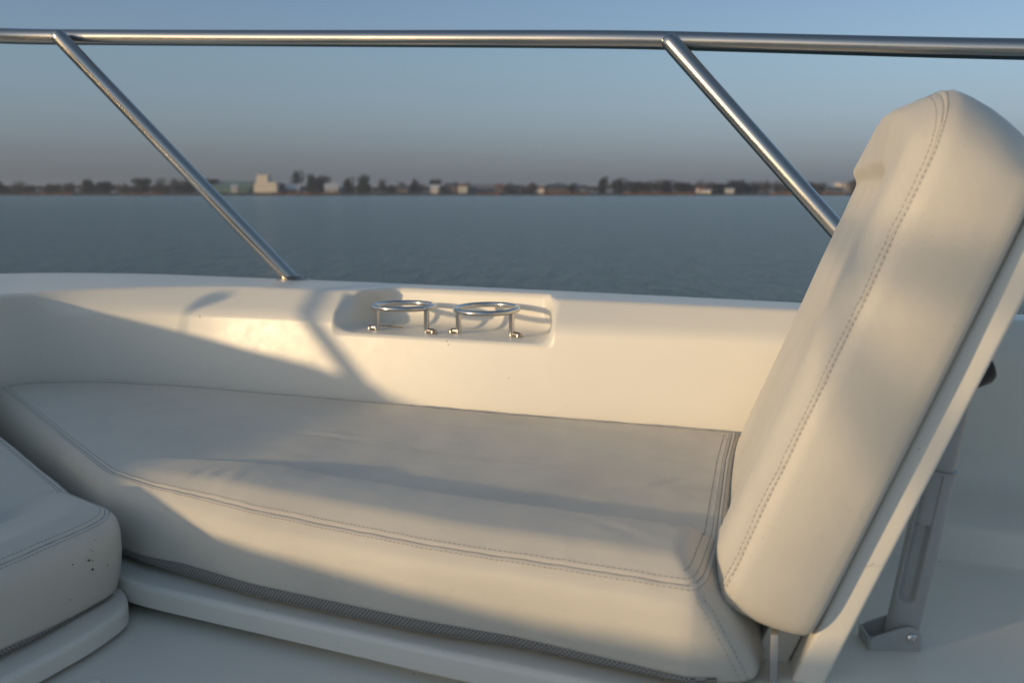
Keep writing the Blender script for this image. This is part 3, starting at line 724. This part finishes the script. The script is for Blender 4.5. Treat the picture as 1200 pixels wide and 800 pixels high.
# telescopic prop
F0 = Vector((.385, .90, -.405 + ZC)); F1 = Vector((.536, .845, -.135 + ZC))
F0 = Vector((.367, .887, -.402 + ZC))
F1 = MBk @ Vector((.085, .262, -.128)) - Vector((.015, 0, 0))
ax = (F1 - F0).normalized(); sx = Vector((ax.y, -ax.x, 0)).normalized(); sx = Vector((1, 0, 0)) - ax * ax.x; sx.normalize(); sy = ax.cross(sx)
def oval_tube(name, p0, p1, a, b, mat, slot=None, n=120, pw=2.6):
    mb = MB(); L = (p1 - p0).length; rows_ = 140; vs = []; fs = []
    for i in range(rows_ + 1):
        t = i / rows_; c = p0.lerp(p1, t)
        for k in range(n):
            an = 2 * math.pi * k / n; cx = math.copysign(abs(math.cos(an)) ** (2 / pw), math.cos(an)); cy = math.copysign(abs(math.sin(an)) ** (2 / pw), math.sin(an))
            q = Vector((cx * a, cy * b)); dep = 0
            if slot and cy > 0:   # groove pressed along the tube on the near face
                l = t * L; s0, s1, hw, dp = slot
                du = abs(q.x + .003) / hw; dl = 0 if s0 < l < s1 else min(abs(l - s0), abs(l - s1)) / hw
                rr_ = math.hypot(du, dl); dep = dp * (1 - float(ss(.35, 1.0, np.array(rr_))))
            vs.append(c + sx * q.x + sy * (q.y - dep))
    for i in range(rows_):
        for k in range(n): fs.append((i * n + k, i * n + (k + 1) % n, (i + 1) * n + (k + 1) % n, (i + 1) * n + k))
    fs.append(tuple(range(n))[::-1]); fs.append(tuple(rows_ * n + k for k in range(n)))
    mb.add(vs, fs); o = mb.build(name, mat, None); return o
if sy.y > 0: sy = -sy
Rq = Matrix.Rotation(R(-24), 3, ax); sx = Rq @ sx; sy = Rq @ sy
if sy.dot(-F0) < (Rq.inverted() @ (Rq.inverted() @ sy)).dot(-F0): sx = Rq.inverted() @ (Rq.inverted() @ sx); sy = Rq.inverted() @ (Rq.inverted() @ sy)
L = (F1 - F0).length
prop = empty('telescopic_prop', tuple(F0)); tag(prop, 'grey telescopic prop tube pinned in a deck bracket behind the backrest', 'prop')
mid = F0 + ax * (L * .62)
for o in (oval_tube('outer_tube', F0 - ax * .008, mid, .0148, .0112, M['alu_lower'], (.045, .30, .0085, .0075)), oval_tube('inner_tube', mid - ax * .05, F1, .0126, .0090, M['alu'])):
    o.parent = prop; o.location = -F0
cb_ = MB(); cb_.tube([mid - ax * .0015, mid + ax * .0015], .001, 8)
vs = []; 
n = 40; ring = MB(); P0 = mid
for t0 in (0, 1):
    for k in range(n):
        an = 2 * math.pi * k / n; vs.append(P0 + ax * (t0 * .003) + sx * math.cos(an) * .0155 + sy * math.sin(an) * .0118)
ring.add(vs, [(k, (k + 1) % n, n + (k + 1) % n, n + k) for k in range(n)] + [tuple(range(n))[::-1], tuple(range(n, 2 * n))]); o = ring.build('collar', M['alu'], prop); o.location = -F0
# U bracket: two cheeks and a floor
br = MB(); bx_ = Vector((1, -.06, 0)).normalized(); by_ = Vector((.06, 1, 0)).normalized()
def cheek(off):
    prof = [(-.034, 0), (.012, 0), (.012, .019), (.009, .025), (.003, .028), (-.005, .027), (-.028, .018), (-.034, .014)]
    m_ = frame(F0 + by_ * off + Vector((0, 0, -.0215)), bx_, Vector((0, 0, 1)), -by_); br.prism(prof, -.0012, .0012, m_)
cheek(-.0155); cheek(.0155)
m_ = frame(F0 + Vector((0, 0, -.0205)), bx_, by_, Vector((0, 0, 1))); br.box(m_ @ Vector((-.011, 0, 0)), .046, .030, .0022, m_.to_3x3())
br.box(m_ @ Vector((-.0345, 0, .0075)), .002, .031, .015, m_.to_3x3())
o = br.build('deck_bracket', M['alu_lower'], prop); o.location = -F0
sc = MB(); sc.lathe([(.0001, .0), (.0048, 0), (.0045, .0022), (.003, .0034), (.0018, .0036), (.0016, .002), (.0001, .0019)], F0 - by_ * .0167 + Vector((.003, 0, -.004)), Matrix.Rotation(R(90), 3, 'X'), 24); o = sc.build('pivot_screw', M['steel_fine'], o); 
kn = MB(); kc = MBk @ Vector((.05, .262, -.116)); kn.lathe([(.004, -.011), (.0135, -.011), (.0155, -.007), (.0155, .007), (.0135, .011), (.004, .011)], kc, Matrix.Rotation(R(68), 3, 'Y') @ Matrix.Rotation(R(0), 3, 'X'), 32); o = kn.build('locking_knob', M['black'], prop); o.location = -F0

# unseen cushion added to port, its height shaped to shade the seat front
caster = empty('shadow_cushion', (0, 0, 0)); tag(caster, 'unseen off white cushion added on the port side to shade the seat front', 'backrest')
cf = Cushion([(-1.14, 1.02), (-.585, 1.02), (-.600, .92), (-.645, .82), (-.645, .35), (-.645, -.25), (-1.30, -.25), (-1.24, .35)], [(-.93, .62), (-.95, .05)], lambda q, d: np.interp(q[:, 1], [-.25, .20, .26, .30, .34, .43, .54, .64, .75, .87, 1.02], [.112, .090, .072, .064, .059, .042, .032, .021, .009, -.002, -.009]), .036, sig=.012, step=.012)
Mf = Matrix.Translation((0, 0, -.300 + ZC)); cf.mesh('cushion_body', M['vinyl'], caster, Mf)

# ------------------------------------------------------------ stainless rail round the bow
rail = empty('bow_rail', (0, 0, 0)); tag(rail, 'polished steel tube rail above the gunwale on slanted posts', 'railing')
rp = [(3.0, .25, .06), (2.0, .78, .11), (1.2, 1.19, .158), (.712, 1.43, .198), (.345, 1.60, .232), (.139, 1.68, .248), (-.303, 1.845, .274), (-.70, 1.955, .292), (-.994, 2.0, .302), (-1.14, 1.93, .304), (-1.19, 1.78, .304), (-1.17, 1.5, .302), (-1.21, 1.1, .298), (-1.40, .6, .29), (-1.54, 0, .285), (-1.64, -.7, .27), (-1.68, -1.6, .25)]
rc = catmull(rp, 16); mb = MB(); mb.tube([(p[0], p[1], p[2] + ZC) for p in rc], .0147, 32); mb.build('top_rail', M['steel'], rail)
posts = [((-.430, 1.945, -.168), (-.865, 1.955, .299)), ((.570, 1.428, -.165), (.246, 1.627, .241)), ((1.55, .97, -.165), (1.2, 1.17, .158)),
         ((-1.10, 1.11, -.170), (-1.18, 1.64, .303)), ((-1.67, -.62, -.165), (-1.575, -.24, .283))]
for k, (b0, t0) in enumerate(posts):
    b0 = Vector(b0) + Vector((0, 0, ZC)); t0 = Vector(t0) + Vector((0, 0, ZC)); mb = MB(); d = (t0 - b0).normalized()
    mb.tube([b0 - d * .012] + [b0.lerp(t0, q_ / 24) for q_ in range(1, 23)] + [t0 - d * .010, t0 - d * .002, t0 + d * .003, t0 + d * .0055], [.0141] * 24 + [.013, .009, .002], 32)
    p = mb.build('rail_post', M['steel'], rail)
    fm = MB(); c = b0 + Vector((.002, 0, 0)); fm.lathe([(.0325, -.001), (.0325, .0018), (.031, .0036), (.022, .0048), (.018, .0085), (.0145, .0092)], c, Matrix.Diagonal((1, .85, 1)), 40); f = fm.build('base_flange', M['steel_foot'], p)
    for a in (.2, 2.3, 4.4):
        s_ = MB(); s_.lathe([(.0036, .003), (.0036, .0052), (.0022, .0066), (.0003, .007)], c + Vector((.0235 * math.cos(a), .019 * math.sin(a), 0)), None, 14); s_.build('screw', M['steel_foot'], f)

# ------------------------------------------------------------ cup holders in the recess
def cup_holder(c, rz, tilt, label, rad=.0505, h=.0415):
    zf = -.2275 + ZC
    t = empty('cup_holder', (c[0], c[1], zf), rz); tag(t, label, 'cup holder', 'steel cup holders in the gunwale recess')
    mb = MB(); mb.tube([(rad * math.cos(a), rad * math.sin(a), h + tilt * math.sin(a)) for a in np.linspace(0, 2 * math.pi, 65)[:-1]], .0046, 20, closed=True); mb.build('ring', M['steel_fine'], t)
    for s in (-1, 1):
        x = s * (rad - .003); y = -.008
        mb = MB(); mb.tube([(x, y, .0005), (x, y, h * .5), (x * 1.01, y, h - .002)], .0046, 18); lg = mb.build('leg', M['steel_fine'], t)
        mb = MB(); mb.tube([(x, y, .0042), (x + s * .006, y, .0040), (x + s * .013, y, .0036)], [.0044, .0042, .0040], 14)
        mb.lathe([(.0062, 0), (.0062, .003), (.0052, .0055), (.0022, .0064), (.0003, .0066)], (x + s * .0125, y, 0), None, 20); mb.build('foot', M['steel_foot'], lg)
    return t
rzc = math.atan2(-.37, 1) * 1.15
cup_holder((-.181, 1.653), rzc, 0, 'left steel cup holder ring on two legs, beside a dry reed stem')
cup_holder((-.041, 1.610), rzc, .002, 'right steel cup holder ring on two legs, casting its shadow on the recess end')
mb = MB(); mb.tube([(-.225, 1.683, -.2235 + ZC), (-.205, 1.674, -.2228 + ZC), (-.184, 1.667, -.2235 + ZC)], [.0006, .0012, .0007], 8); o = mb.build('reed_stem', M['twig']); tag(o, 'short dry reed stem lying under the left cup holder', 'twig')

# unseen funnel on a thin stem, added to cast a wedge of shade
cl = MB(); zc_ = -.171 + ZC
cl.lathe([(.016, 0), (.016, .003), (.003, .004), (.0012, .045), (.004, .052), (.020, .078), (.021, .088), (.014, .093), (.002, .094)], (-1.09, 1.455, zc_), None, 28)
o = cl.build('shadow_funnel', M['steel_fine']); tag(o, 'unseen steel funnel on a stem at the bow, added to cast a wedge shadow', 'shadow caster')
